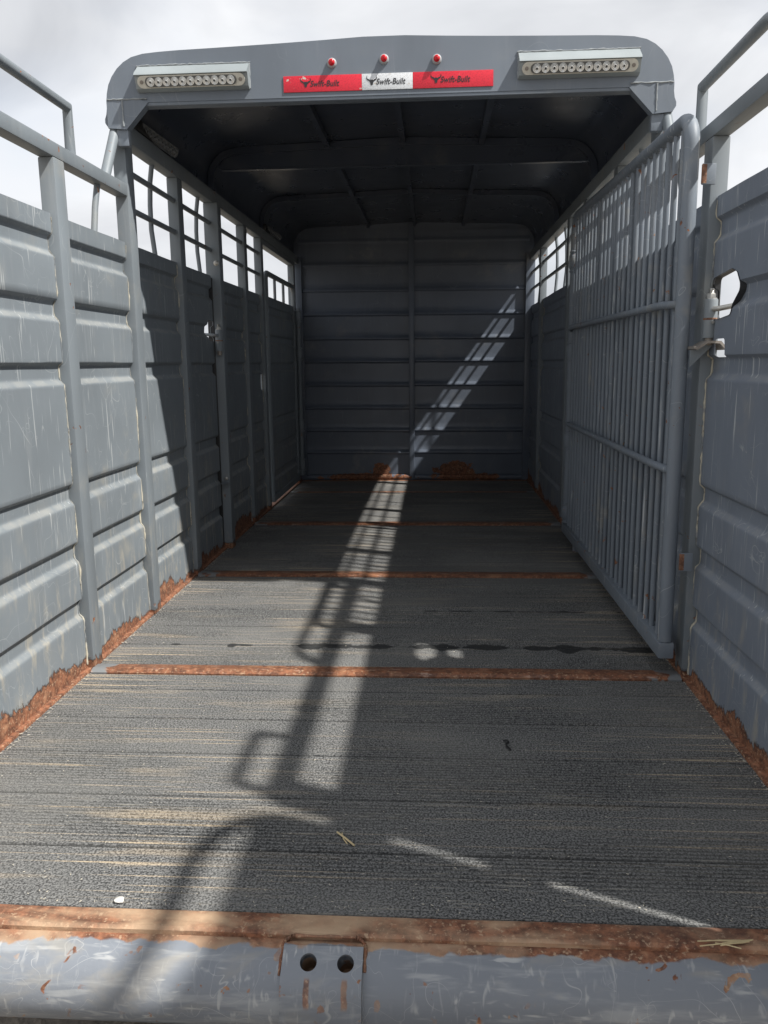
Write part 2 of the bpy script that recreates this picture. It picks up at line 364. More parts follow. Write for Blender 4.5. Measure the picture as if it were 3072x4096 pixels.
def fillet(pts, rad, n=7):
    pts = [Vector(p) for p in pts]; o = [pts[0]]
    for i in range(1, len(pts)-1):
        r = rad[i-1] if isinstance(rad, (list, tuple)) else rad
        a, b, c = pts[i-1], pts[i], pts[i+1]; u = (a-b).normalized(); v = (c-b).normalized()
        if r <= 0: o.append(b); continue
        th = u.angle(v); d = r/math.tan(th/2); p, q = b+u*d, b+v*d
        cen = b+(u+v).normalized()*(r/math.sin(th/2))
        for k in range(n+1):
            t = k/n; w_ = (p-cen).lerp(q-cen, t); o.append(cen+w_.normalized()*r)
    o.append(pts[-1]); return o
def boolean(o, cutters):
    for c in cutters:
        md = o.modifiers.new('cut', 'BOOLEAN'); md.object = c; md.operation = 'DIFFERENCE'; md.solver = 'EXACT'
    dg = bpy.context.evaluated_depsgraph_get()
    me = bpy.data.meshes.new_from_object(o.evaluated_get(dg)); o.modifiers.clear(); o.data = me
    for p in me.polygons: p.use_smooth = True
    me.set_sharp_from_angle(angle=math.radians(40))
    for c in cutters: bpy.data.objects.remove(c)
def ss(t): t = max(0., min(1., t)); return t*t*(3-2*t)
def tag(o, label=None, category=None, kind=None, group=None):
    for k, v in (('label', label), ('category', category), ('kind', kind), ('group', group)):
        if v: o[k] = v
    return o

# ------------------------------------------------------------------ ground and the place outside
GZ = -0.47
me = bpy.data.meshes.new('ground'); S = 600
me.from_pydata([(-S, -S, GZ), (S, -S, GZ), (S, S, GZ), (-S, S, GZ)], [], [(0, 1, 2, 3)]); finish(me, M['ground'])
tag(obj('ground', me), kind='structure')
# ------------------------------------------------------------------ the trailer
T = bpy.data.objects.new('livestock_trailer', None); COL.objects.link(T); T.location = (0, 4.2, GZ)
tag(T, 'grey steel livestock trailer seen from its open rear end, scratched and rusting', 'trailer')
INV = Matrix.Translation((0, -4.2, -GZ))
_obj = obj
def obj(name, me, parent=None):
    o = _obj(name, me, parent)
    if parent is T: o.matrix_parent_inverse = INV
    return o
Y0, YF = 1.345, 7.10
XI, XP = .985, 1.008          # inner face of posts, proud face of wall panels
ZP, ZR0, ZR1, ZE0, ZE1 = 1.495, 1.662, 1.708, 1.868, 1.935

# --- floor: deck, planks, crossbars
deck = boxo('floor', -1.03, 1.03, 1.30, 7.16, -.11, -.036, M['dark'], T)
def plank(y0, y1):
    """ridged board: worn ribs running across the trailer, each ridge real relief"""
    g = .0022; a, b = y0+g, y1-g; prof = [(a, -.034, 0), (a, -.0035, 0), (a+.003, 0., 0)]; y = a+.0065
    P = .0125
    while y < b-.014:
        prof += [(y, 0., 0), (y+.0016, -1., 1), (y+.0050, -1., 1), (y+.0066, 0., 0)]; y += P
    prof += [(b-.003, 0., 0), (b, -.0035, 0), (b, -.034, 0)]
    nx = 40; V = []; F = []; n = len(prof)
    for j in range(nx+1):
        x = -1.004+2.008*j/nx
        for (yy, zz, k) in prof:
            if k: zz = -.0022*(.12+.88*ss(.5+1.5*noise.noise((x*1.3, yy*5.5, 4.))))
            V.append((x, yy, zz+.0006*noise.noise((x*3, yy*9, 1.))*(zz > -.03)))
    for j in range(nx):
        for i in range(n-1): a_ = j*n+i; F.append((a_, a_+n, a_+n+1, a_+1))
    F.append(tuple(range(n))); F.append(tuple(range(nx*n+n-1, nx*n-1, -1)))
    me_ = bpy.data.meshes.new('plank'); me_.from_pydata(V, [], F)
    return obj('plank', finish(me_, M['floor'], 35), deck)
bars = [(2.520, 2.592), (3.783, 3.866), (5.058, 5.142), (6.395, 6.43)]
secs = [(Y0, 2.520, [1.545, 1.756, 1.970, 2.182, 2.394]), (2.592, 3.783, [2.812, 3.028, 3.245, 3.46, 3.66]),
        (3.866, 5.058, [4.10, 4.315, 4.53, 4.745, 4.95]), (5.142, 6.395, [5.38, 5.59, 5.81, 6.02, 6.23]), (6.43, 7.10, [6.64, 6.85])]
for a, b, cs in secs:
    e = [a]+cs+[b]
    for i in range(len(e)-1): plank(e[i], e[i+1])
for i, (a, b) in enumerate(bars):
    h = .011 if i < 3 else .004
    m = MB()
    prof = [(a, -.034), (a, h*.35), (a+.012, h*.9), (a+.024, h*1.15), (a+.034, h), (b-.006, h*.85), (b, h*.5), (b, -.034)] if i < 3 else [(a, -.034), (a, h), (b, h), (b, -.034)]
    m.prism(prof, -.985, .985, 'x'); m.bevel(.003)
    for v in m.bm.verts:
        if v.co.z > 0: v.co.z += .0022*noise.noise(v.co*6)
    m.build('crossbar', M['bar'], deck, 50)

# --- wall panels (pressed sheet: broad proud bands, narrow grooves)
GR = [(1.433, 1.376), (1.234, 1.178), (1.036, .979), (.642, .587), (.446, .388), (.250, .193)]
def depth(z, G=GR, D=.0155):
    return sum(D*ss((zt+.005-z)/.014)*ss((z-(zb-.014))/.024) for zt, zb in G)
def zsamples(z0, z1, G=GR):
    s = {z0, z1}
    for zt, zb in G:
        k = zb-.016
        while k < zt+.008: s.add(round(k, 4)); k += .0045
    k = z0
    while k < z1: s.add(round(k, 4)); k += .05
    return sorted(v for v in s if z0 <= v <= z1)
def wall_panel(side, y0, y1, parent, m, seed=0, z0=.010, z1=ZP, xin=XP, name='wall_panel', holes=(), dent=.005, G=GR):
    zs = zsamples(z0, z1, G); ny = max(5, int((y1-y0)/.05)); V = []; F = []
    for off in (0, .003):
        for z in zs:
            for j in range(ny+1):
                y = y0+(y1-y0)*j/ny; e = min(j, ny-j)/ny; fade = ss(e*5)*.8+.2
                d = dent*fade*(noise.noise((y*2.3+seed*7.1, z*2.0, seed*3.3))+.35*noise.noise((y*6.1+seed, z*5.3, seed*1.7)))
                V.append((side*(xin+depth(z, G)+off+d), y, z))
    nz = len(zs); W = ny+1; K = nz*W
    for i in range(nz-1):
        for j in range(ny):
            a = i*W+j; F.append((a, a+1, a+W+1, a+W)); F.append((K+a, K+a+W, K+a+W+1, K+a+1))
    for j in range(ny):
        F.append((j, K+j, K+j+1, j+1)); a = (nz-1)*W+j; F.append((a, a+1, K+a+1, K+a))
    for i in range(nz-1):
        a = i*W; F.append((a, a+W, K+a+W, K+a)); a = i*W+ny; F.append((a, K+a, K+a+W, a+W))
    me_ = bpy.data.meshes.new('p'); me_.from_pydata(V, [], F)
    bm = bmesh.new(); bm.from_mesh(me_); bmesh.ops.recalc_face_normals(bm, faces=bm.faces[:]); bm.to_mesh(me_); bm.free()
    o = obj(name, finish(me_, m, 45), parent)
    if holes:
        cs = []
        for poly in holes:
            b = MB().prism(poly, side*.9, side*1.2, 'x'); cs.append(b.build('cutter', M['dark']))
        boolean(o, cs)
    return o
def weld(side, y, parent, z0=.02, z1=ZP, m=None, r=.0035, xin=XP, gaps=()):
    pts = []; z = z0
    while z < z1:
        pts.append((side*(xin-.001+depth(z)+random.uniform(-.001, .001)), y+random.uniform(-.0012, .0012), z)); z += .012
    rs = [r*random.uniform(.4, 1.1)*(.35+.9*ss(.5+1.6*noise.noise((p[2]*4., y*9., side*2.)))) for p in pts]
    return MB().tube(pts, lambda i: rs[i], 6).build('weld_seam', m or M['weld'], parent, 80)
def wpost(side, y0, y1, z1, parent, xin=XI, xout=1.036, z0=.0, m=None):
    a, b = sorted((side*xin, side*xout)); return boxo('wall_post', a, b, y0, y1, z0, z1, m or M['post'], parent, .006)

def rounded(poly, r=.02, n=4):
    p = [Vector((a, b, 0)) for a, b in poly]; k = len(p); o = []
    for i in range(k):
        f = fillet([p[i-1], p[i], p[(i+1) % k]], r, n)[1:-1]; o += [(v.x, v.y) for v in f]
    return o
HOLE_R = rounded([(2.522, 1.262), (2.37, 1.275), (2.33, 1.262), (2.292, 1.218), (2.352, 1.176), (2.362, 1.15), (2.46, 1.142), (2.522, 1.146)], .018)
HOLE_R2 = rounded([(2.480, 1.086), (2.402, 1.086), (2.396, 1.060), (2.392, 1.033), (2.480, 1.033)], .010)
HOLE_L = rounded([(4.374, 1.258), (4.285, 1.262), (4.262, 1.245), (4.245, 1.195), (4.285, 1.165), (4.295, 1.152), (4.374, 1.150)], .010)
HOLE_L2 = rounded([(5.572, .962), (5.53, .962), (5.522, .91), (5.53, .856), (5.572, .856)], .008)

def side_wall(side, posts, bays, z_up, m, lab):
    s = side
    a, b = sorted((s*.992, s*1.034))
    W = boxo('side_wall', a, b, 1.25, 7.15, -.03, .009, M['post'], T, .004); W['label'] = lab
    for (y0, y1, z1, kw) in posts: wpost(s, y0, y1, z1, W, **kw)
    for i, (y0, y1, kw, wl) in enumerate(bays):
        wall_panel(s, y0, y1, W, m, seed=i+(10 if s > 0 else 0), **kw)
        if wl: weld(s, y1-.002, W)
    a, b = sorted((s*XI, s*1.036))
    boxo('top_rail', a, b, 1.24, 3.168, ZR0, ZR1, M['paint'], W, .006)
    a, b = sorted((s*(XI-.002), s*1.038))
    boxo('eave_rail', a, b, 3.19, 7.14, ZE0, ZE1, M['paint'], W, .006)
    return W
LW = side_wall(-1,
    [(1.245, 1.34, ZR0, {}), (2.553, 2.628, ZR0, {}), (3.168, 3.246, 1.93, {}), (3.797, 3.872, ZE0, {}), (4.385, 4.455, ZE0, dict(xin=.958)),
     (5.095, 5.170, ZE0, {}), (5.585, 5.655, ZE0, {}), (6.86, 6.935, ZE0, {})],
    [(1.341, 2.552, {}, True), (2.629, 3.167, {}, True), (3.247, 3.796, {}, True), (3.873, 4.376, dict(holes=[HOLE_L]), False),
     (4.456, 5.094, {}, True), (5.171, 5.584, dict(holes=[HOLE_L2]), True), (6.936, 7.098, {}, False)], None, M['wall'], 'sunlit scratched left side wall with a rusted lower edge')
RW = side_wall(1,
    [(1.226, 1.34, ZR0, {}), (2.531, 2.606, ZR0, {}), (3.168, 3.246, 1.93, {}), (3.80, 3.875, ZE0, {}), (4.545, 4.62, ZE0, {}),
     (5.08, 5.155, ZE0, {}), (6.375, 6.45, ZE0, {})],
    [(1.341, 2.530, dict(holes=[HOLE_R, HOLE_R2]), True), (2.607, 3.167, {}, True), (3.247, 3.799, {}, True), (3.876, 4.544, {}, True),
     (4.621, 5.079, {}, True), (5.156, 6.374, {}, True), (6.451, 7.098, {}, False)], None, M['wall_r'], 'shaded right side wall behind the open centre gate')
boxo('gap_shade_strip', -1.037, -1.004, 4.3775, 4.3847, .02, ZP-.01, M['black'], LW, .001)  # added black strip standing in for the shade in the gap at this post
# sleeve round the latch openings
for s, H, W in ((1, HOLE_R, RW),):
    m = MB(); n = len(H)
    rows = [[m.bm.verts.new((s*x, y, z)) for y, z in H] for x in (1.006, 1.030)]
    for i in range(n): m.bm.faces.new((rows[0][i], rows[0][(i+1) % n], rows[1][(i+1) % n], rows[1][i]))
    m.build('hole_sleeve', M['dark'], W)
# window bars above the panels
def bars_in(side, y0, y1, W, vs):
    for z in (1.629, 1.767): tubeo('window_bar', [(side*1.008, y0-.002, z), (side*1.008, y1+.002, z)], .0115, M['paint'], W)
    for yv in vs:
        k = random.uniform(-.006, .006)
        tubeo('window_bar', [(side*1.022, yv+.02, ZE0+.01), (side*1.032, yv+.012, 1.80), (side*1.034, yv, 1.70), (side*1.033, yv-.004+k, 1.60), (side*1.024, yv, 1.49)], .0105, M['paint'], W)
for y0, y1, vs in ((3.246, 3.797, [3.555]), (3.872, 4.385, [4.235]), (4.455, 5.095, [4.60]), (5.17, 5.585, [5.29])): bars_in(-1, y0, y1, LW, vs)
for y0, y1, vs in ((3.246, 3.80, [3.52]), (3.875, 4.545, [4.21]), (4.62, 5.08, [4.85]), (5.155, 6.375, [5.45, 5.85]), (6.45, 7.08, [6.75])): bars_in(1, y0, y1, RW, vs)
for s, W in ((-1, LW), (1, RW)):
    tubeo('window_bar', [(s*1.016, 2.955, ZR0+.004), (s*1.02, 2.93, 1.58), (s*1.02, 2.905, 1.485)], .011, M['paint'], W)
    # raised hoop over the open rear bays, mitred in front and bent at the back
    tubeo('hoop_rail', fillet([(s*1.012, 2.742, ZR1-.005), (s*1.012, 2.742, 1.857), (s*1.012, 2.19, 1.857), (s*1.012, 2.10, ZR1-.005)], [0, .10]), .0168, M['paint'], W, 16)
    tubeo('hoop_rail', fillet([(s*1.012, 1.56, ZR1-.005), (s*1.012, 1.54, 1.857), (s*1.012, 1.27, 1.857), (s*1.012, 1.26, ZR1-.005)], [.02, .02]), .0168, M['paint'], W, 16)
    tubeo('brace_pipe', [(s*1.016, 3.03, ZR1-.006), (s*1.014, 3.175, 1.925)], .0185, M['paint'], W, 16)

# --- latch fittings (spring pins) on the centre gate's two posts
def latch(side, x, y, zb, zt, pin_end, W):
    a = MB().lathe([(.0195, zb), (.0195, zt-.004), (.0175, zt)], (x, y, 0)).build('gate_latch', M['paint'], T)
    MB().lathe([(.0125, zb-.022), (.0125, zb+.001)], (x, y, 0)).build('pin', M['dull'], a)
    MB().lathe([(.0155, zt), (.0155, zt+.003), (.0155, zt+.003)], (x, y, 0), seg=20).build('washer', M['steel'], a)
    MB().lathe([(.0125, zt+.003), (.0125, zt+.014), (.011, zt+.016)], (x, y, 0), seg=6).build('nut', M['steel'], a)
    MB().lathe([(.0072, zt+.016), (.0078, zt+.018), (.0068, zt+.020), (.0078, zt+.022), (.0068, zt+.024), (.0078, zt+.026), (.006, zt+.030)], (x, y, 0), seg=12).build('bolt_end', M['steel'], a)
    tubeo('handle', fillet([(x, y-.012, zt-.03), (x+side*.012, y-.03, zt-.03), pin_end], .012), .0078, M['steel'] if side > 0 else M['paint'], a)
    MB().lathe([(.0045, 0), (.004, .006), (.002, .007)], (x-side*.0, y-.0255, zb+.045), axis='y', seg=10).build('grease_nipple', M['steel'], a)
    MB().lathe([(.0196, zb+.052), (.0205, zb+.055), (.0196, zb+.058)], (x, y, 0)).build('collar', M['rust'], a)
    return a
latch(1, 1.001, 2.509, 1.090, 1.203, (1.06, 2.44, 1.182), RW)
latch(-1, -.976, 4.364, 1.10, 1.213, (-1.07, 4.33, 1.19), LW)
for z, r in ((1.56, .014), (.402, .010)):
    b = MB().lathe([(r, 0), (r, -.003), (r*.7, -.0045), (r*.62, -.008), (r*.3, -.009)], (-.978, 4.385, z), axis='y', seg=16).build('post_bolt', M['steel'], T)
m = MB().prism([(4.385, .352), (4.385, .385), (4.345, .385), (4.33, .378), (4.345, .379), (4.380, .378), (4.380, .352)], -.995, -.958, 'x').build('catch_bracket', M['paint'], T)

# cross-section of the roof
HP = [(-1.030, 1.90), (-1.043, 1.92), (-1.030, 1.952), (-1.030, 2.003), (-1.015, 2.06), (-.972, 2.114), (-.912, 2.145), (-.80, 2.154), (-.60, 2.159), (-.30, 2.168), (0, 2.181)]
HP = HP+[(-x, z) for x, z in HP[-2::-1]]
def smooth_prof(P):
    o = [P[0]]
    for a, b in zip(P, P[1:]):
        o += [(a[0]*.75+b[0]*.25, a[1]*.75+b[1]*.25), (a[0]*.25+b[0]*.75, a[1]*.25+b[1]*.75)]
    return o+[P[-1]]
RPF = smooth_prof(smooth_prof(HP[2:-2]))
# --- front wall
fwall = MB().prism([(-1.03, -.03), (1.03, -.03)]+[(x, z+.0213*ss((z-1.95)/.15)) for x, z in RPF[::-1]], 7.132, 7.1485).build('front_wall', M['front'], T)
FR = [2.045, 1.852, 1.642, 1.441, 1.238, 1.042, .839, .640, .441, .245]
def front_panel(x0, x1, seed):
    zs = [.052]; 
    for zc in sorted(FR):
        k = zc-.034
        while k < zc+.034: zs.append(round(k, 4)); k += .004
    k = .06
    while k < 2.12: zs.append(round(k, 3)); k += .05
    zs = sorted(set(zs+[2.13])); nx = 16; V = []; F = []
    for z in zs:
        for j in range(nx+1):
            x = x0+(x1-x0)*j/nx; zd = z+.003*math.sin(x*3+seed)
            p = max(min(ss((zc+.034-zd)/.034), ss((zd-zc+.014)/.009)) for zc in FR)
            if z > 1.95: p *= .4
            d = .004*noise.noise((x*2.2+seed, z*2.1, seed))
            V.append((x, 7.116-.0125*min(1., p)-d, z))
    for i in range(len(zs)-1):
        for j in range(nx): a = i*(nx+1)+j; F.append((a, a+1, a+nx+2, a+nx+1))
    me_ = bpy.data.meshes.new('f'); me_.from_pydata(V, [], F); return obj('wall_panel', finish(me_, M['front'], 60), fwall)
front_panel(-.985, -.036, 1.); front_panel(.010, .985, 5.)
boxo('wall_post', -.036, .010, 7.072, 7.13, .0, 2.17, M['front'], fwall)
for s in (-1, 1): boxo('wall_post', *sorted((s*.955, s*1.03)), 7.078, 7.131, .0, 1.93, M['front'], fwall)
for x0, x1 in ((-.955, -.038), (.012, .955)):
    m = MB().tube([(x0, 7.098, .026), (x1, 7.098, .026)], .026, 14).build('foot_trough', M['front'], fwall)
boxo('sill_plate', -.985, .985, 7.03, 7.10, -.03, .003, M['rust'], fwall, .002)

# --- roof: bent sheet, arched ribs, purlins
def sheet(prof, y0, y1, ny, th, m, name, parent, dent=.004):
    V = []; F = []; n = len(prof)
    for off in (0, th):
        for k in range(ny+1):
            y = y0+(y1-y0)*k/ny
            for x, z in prof:
                L_ = math.hypot(x, (z-1.6)*2.2) or 1
                d = dent*noise.noise((x*2.2, y*1.6, 3.))*(.3+.7*ss(min(k, ny-k)/4))
                rise = .022*(y-3.13)/4
                V.append((x-(x/1.03)*(off+d*.6), y, z-(off+d)+rise*ss((z-1.95)/.15)))
    K = n*(ny+1)
    for k in range(ny):
        for i in range(n-1):
            a = k*n+i; F.append((a, a+1, a+n+1, a+n)); F.append((K+a, K+a+n, K+a+n+1, K+a+1))
    me_ = bpy.data.meshes.new('r'); me_.from_pydata(V, [], F); return obj(name, finish(me_, m, 60), parent)
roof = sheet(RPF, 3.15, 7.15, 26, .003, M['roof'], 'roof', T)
def zroof(x, y): # underside of the sheet
    x = abs(x); z = None
    for (a, za), (b, zb) in zip(HP, HP[1:]):
        if a <= -x <= b and z is None and a >= -1.03: z = za+(zb-za)*((-x-a)/(b-a)) if b != a else za
    return (z or 2.1)+.022*(y-3.13)/4-.004
def arch(y, half, dep):
    P = [p for p in RPF]; rise = .022*(y-3.13)/4; O = [(x*.994, z-.006+rise*ss((z-1.95)/.15)) for x, z in P]
    I = []
    for i, (x, z) in enumerate(O):
        a = O[max(0, i-1)]; b = O[min(len(O)-1, i+1)]; tx, tz = b[0]-a[0], b[1]-a[1]; l = math.hypot(tx, tz)
        I.append((x+tz/l*dep, z-tx/l*dep))
    m = MB(); rows = []
    for yy, Q in ((y-half, O), (y-half, I), (y+half, I), (y+half, O)): rows.append([m.bm.verts.new((x, yy, z)) for x, z in Q])
    for r in range(4):
        A, B = rows[r], rows[(r+1) % 4]
        for i in range(len(A)-1): m.bm.faces.new((A[i], A[i+1], B[i+1], B[i]))
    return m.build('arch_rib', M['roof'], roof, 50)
R1Y, R2Y = 4.47, 5.77
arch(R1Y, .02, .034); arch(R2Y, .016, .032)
low = 2.048
pl_ = [(x*.965, min(z-.028, 2.2)+.007) for x, z in RPF if z-.02 > low and abs(x) < 1.02]
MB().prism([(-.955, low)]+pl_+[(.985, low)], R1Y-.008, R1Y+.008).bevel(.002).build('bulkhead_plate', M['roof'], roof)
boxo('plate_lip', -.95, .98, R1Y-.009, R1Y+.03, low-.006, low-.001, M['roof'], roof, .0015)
for a, b in ((3.172, R1Y-.022), (R1Y+.022, R2Y-.018), (R2Y+.018, 7.076)):
    for x in (-.375, 0.018, .425):
        m = MB(); za, zb = zroof(x, a), zroof(x, b)
        vs = [m.bm.verts.new(p) for p in [(x-.014, a, za-.032), (x+.014, a, za-.032), (x+.014, a, za), (x-.014, a, za), (x-.014, b, zb-.032), (x+.014, b, zb-.032), (x+.014, b, zb), (x-.014, b, zb)]]
        for f in ((0, 1, 2, 3), (4, 7, 6, 5), (0, 4, 5, 1), (1, 5, 6, 2), (2, 6, 7, 3), (3, 7, 4, 0)): m.bm.faces.new([vs[i] for i in f])
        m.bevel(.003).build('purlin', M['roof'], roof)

# --- rear header plate with gussets, lights and reflective tape
YH = 3.130
outer = smooth_prof(HP)
poly = outer+[(.965, 1.90), (.955, 1.982), (-.955, 1.982), (-.965, 1.90)]
hdr = MB().prism(poly, YH, YH+.038).bevel(.005, 3, 35).build('rear_header', M['hdr'], T)
hdr['label'] = 'arched grey rear header carrying lights and red and white tape'
boxo('bottom_flange', -.90, .90, YH+.002, YH+.05, 1.970, 1.984, M['hdr'], hdr, .005)
for s in (-1, 1):
    g = MB().prism([(s*1.028, 1.896), (s*.958, 1.890), (s*.872, 1.980), (s*.905, 1.992), (s*1.028, 1.994)], YH-.004, YH+.034).bevel(.004).build('gusset', M['hdr'], hdr)
    pts = [(s*(1.026-i*.0125), YH-.004, 1.994+random.uniform(-.0015, .0015)) for i in range(13)]; rs = [random.uniform(.002, .0042) for _ in pts]
    MB().tube(pts, lambda i: rs[i], 6).build('weld_seam', M['weldp'], hdr, 80)
    pts = [(s*(.969+random.uniform(-.001, .001)), YH-.0045, 1.990-i*.009) for i in range(11)]; rs2 = [random.uniform(.002, .004) for _ in pts]
    MB().tube(pts, lambda i: rs2[i], 6).build('weld_seam', M['weldp'], hdr, 80)
    b = MB().box(*sorted((s*1.0, s*.9565)), YH+.005, YH+.034, 1.835, 1.892, .002).build('hinge_leaf', M['gate'], hdr)

def oval(cx, half, r, n=10):
    o = []
    for k in range(n+1): a = -math.pi/2+math.pi*k/n; o.append((cx+half-r+r*math.cos(a), r*math.sin(a)))
    for k in range(n+1): a = math.pi/2+math.pi*k/n; o.append((cx-half+r+r*math.cos(a), r*math.sin(a)))
    return o
def led_bar(parent, half, n, mat4, r=.0205, diam=.0148, plate=None, lensm=None, ends=.03):
    """oval LED bar lying in its own XY plane and facing +Z, then moved by mat4"""
    b = MB().prism(oval(0, half, r), -.004, .004, 'z').bevel(.002); b.bm.transform(mat4); p = b.build('lens_plate', plate or M['chrome'], parent)
    b = MB().prism(oval(0, half-ends, r*.80), .0042, .009, 'z').bevel(.0015); b.bm.transform(mat4); b.build('lens_backing', M['lensdark'], parent)
    W = 2*(half-ends)-.012
    for k in range(n):
        x = -W/2+W*(k+.5)/n
        b = MB().lathe([(diam, .009), (diam*.97, .0115), (diam*.72, .0105), (diam*.66, .0125), (diam*.42, .0115), (diam*.34, .0145), (diam*.1, .0155)], (x, 0, 0), seg=20); b.bm.transform(mat4); b.build('diode', lensm or M['lens'], parent, 25)
        b = MB().lathe([(diam*.26, .0148), (diam*.2, .0165)], (x, 0, 0), seg=10); b.bm.transform(mat4); b.build('diode_core', M['ledcore'], parent, 25)
    for s in (-1, 1):
        b = MB().lathe([(.0068, .004), (.0066, .0058), (.003, .0062)], (s*(half-.016), 0, 0), seg=12); b.bm.transform(mat4); b.build('screw', M['dull'], parent, 30)
def tail_light(x0, x1, dz, lab):
    # welded hood: slanted top, flat ends, the light set into the tilted face below it
    zt, zm, zb = 2.104+dz, 2.064+dz, 2.018+dz
    pr = [(YH-.001, zt), (YH-.046, zm+.004), (YH-.050, zm-.004), (YH-.040, zm-.006), (YH-.024, zb+.003), (YH-.010, zb-.004), (YH-.001, zb-.004)]
    h = MB().prism(pr, x0, x1, 'x').bevel(.0025).build('tail_light', M['hood'], T); h['label'] = lab
    cx = (x0+x1)/2; a = Vector((cx, (YH-.040+YH-.024)/2-.004, (zm-.006+zb+.003)/2+.0))
    nrm = Vector((0, -(zm-.006-zb-.003), -.016)).normalized(); zax = nrm; xax = Vector((1, 0, 0)); yax = zax.cross(xax)
    m4 = Matrix(((xax.x, yax.x, zax.x, a.x), (xax.y, yax.y, zax.y, a.y), (xax.z, yax.z, zax.z, a.z), (0, 0, 0, 1)))
    led_bar(h, (x1-x0)/2-.010, 11, m4)
    pts = [(x0-.004+(x1-x0+.008)*i/40, YH-.001, zt+.002+random.uniform(-.0012, .0012)) for i in range(41)]; rs = [random.uniform(.0018, .004) for _ in pts]
    MB().tube(pts, lambda i: rs[i], 6).build('weld_seam', M['weldp'], h, 80)
    for xx in (x0, x1):
        pts = [(xx, YH-.001, zt-(zt-zb)*i/9) for i in range(10)]; rr = [random.uniform(.002, .0045) for _ in pts]
        MB().tube(pts, lambda i: rr[i], 6).build('weld_seam', M['weldp'], h, 80)
tail_light(-.905, -.490, 0., 'hooded row of clear lamps at the left of the rear header')
tail_light(.480, .903, .003, 'hooded row of clear lamps at the right of the rear header')
for x, z in ((-.188, 2.093), (.001, 2.100), (.190, 2.094)):
    c = MB().lathe([(.0175, 0), (.0172, -.004), (.0145, -.008), (.012, -.009)], (x, YH, z), axis='y', seg=24).build('clearance_light', M['bezel'], T)
    MB().lathe([(.0115, -.006), (.0115, -.014), (.010, -.019), (.006, -.022), (.002, -.023)], (x, YH, z), axis='y', seg=20).build('lens', M['redlens'], c)
    MB().lathe([(.0045, -.0225), (.004, -.0245), (.001, -.0248)], (x, YH, z+.003), axis='y', seg=10).build('bulb_ring', M['redlens'], c)
def text_mesh(body, size):
    cu = bpy.data.curves.new('t', 'FONT'); cu.body = body; cu.size = size; cu.shear = .22; cu.offset = size*.012; cu.extrude = .0004; cu.space_character = 1.03
    o = bpy.data.objects.new('t', cu); COL.objects.link(o)
    dg = bpy.context.evaluated_depsgraph_get(); dg.update()
    me_ = bpy.data.meshes.new_from_object(o.evaluated_get(dg)); bpy.data.objects.remove(o); bpy.data.curves.remove(cu); return me_
def lettering(x, z, w, parent):
    me_ = text_mesh('Swift-Built', .026); xs = [v.co.x for v in me_.vertices]; k = w/(max(xs)-min(xs)); x0 = min(xs)
    tilt = .0
    for v in me_.vertices: v.co = Vector((x+(v.co.x-x0)*k, YH-.0042-v.co.z, z+v.co.y*k*1.15+(v.co.x-x0)*tilt))
    me_.materials.clear(); me_.materials.append(M['ink']); obj('lettering', me_, parent)
    # horned bull's head mark
    head = [(-.0065, .004), (-.0085, .0075), (-.013, .008), (-.0165, .011), (-.0175, .0155), (-.0155, .0195), (-.0185, .0165), (-.0195, .0115), (-.017, .006), (-.012, .003), (-.0085, .0005),
            (-.0055, -.003), (-.0042, -.0095), (-.0025, -.0125)]
    P = head+[(-a, b) for a, b in head[::-1]]; P += [(.0035, .0065), (0, .0055), (-.0035, .0065)]
    cxm = x-.0165; zc = z+.0105
    m_ = MB(); f = m_.bm.faces.new([m_.bm.verts.new((cxm+a, YH-.0042, zc+b)) for a, b in P])
    g = bmesh.ops.extrude_face_region(m_.bm, geom=[f]); 
    for v in g['geom']:
        if isinstance(v, bmesh.types.BMVert): v.co.y -= .0005
    m_.build('emblem', M['ink'], parent)
for x0, x1, m, xt, lab in ((-.366, -.0805, 'tape_red', -.268, 'left red reflective strip with black lettering'), (-.0800, .1035, 'tape_white', -.028, 'white reflective strip with black lettering and chipped top edge'), (.1040, .392, 'tape_red', .204, 'right red reflective strip with black lettering')):
    t = boxo('reflective_tape', x0, x1, YH-.0036, YH-.0006, 1.9990, 2.0535, M[m], T, .0005); t['label'] = lab
    lettering(xt, 2.0165, .106, t)
# lamps inside, under the roof's left edge
def dome_light(y0, y1, lab):
    b = MB().box(-1.0, -.978, y0-.012, y1+.012, 1.936, 1.985, .01).build('interior_lamp', M['black'], T); b['label'] = lab
    zax = Vector((.86, -.12, -.42)).normalized(); xax = Vector((0, 1, 0)); xax = (xax-zax*xax.dot(zax)).normalized(); yax = zax.cross(xax); a = Vector((-.974, (y0+y1)/2, 1.955))
    m4 = Matrix(((xax.x, yax.x, zax.x, a.x), (xax.y, yax.y, zax.y, a.y), (xax.z, yax.z, zax.z, a.z), (0, 0, 0, 1)))
    led_bar(b, (y1-y0)/2, 10, m4, plate=M['dome'], lensm=M['dome'], ends=.02)
dome_light(3.325, 3.715, 'unlit oval lamp under the roof beside the rear left post')
dome_light(5.76, 6.16, 'unlit oval lamp deep under the roof at the front left')

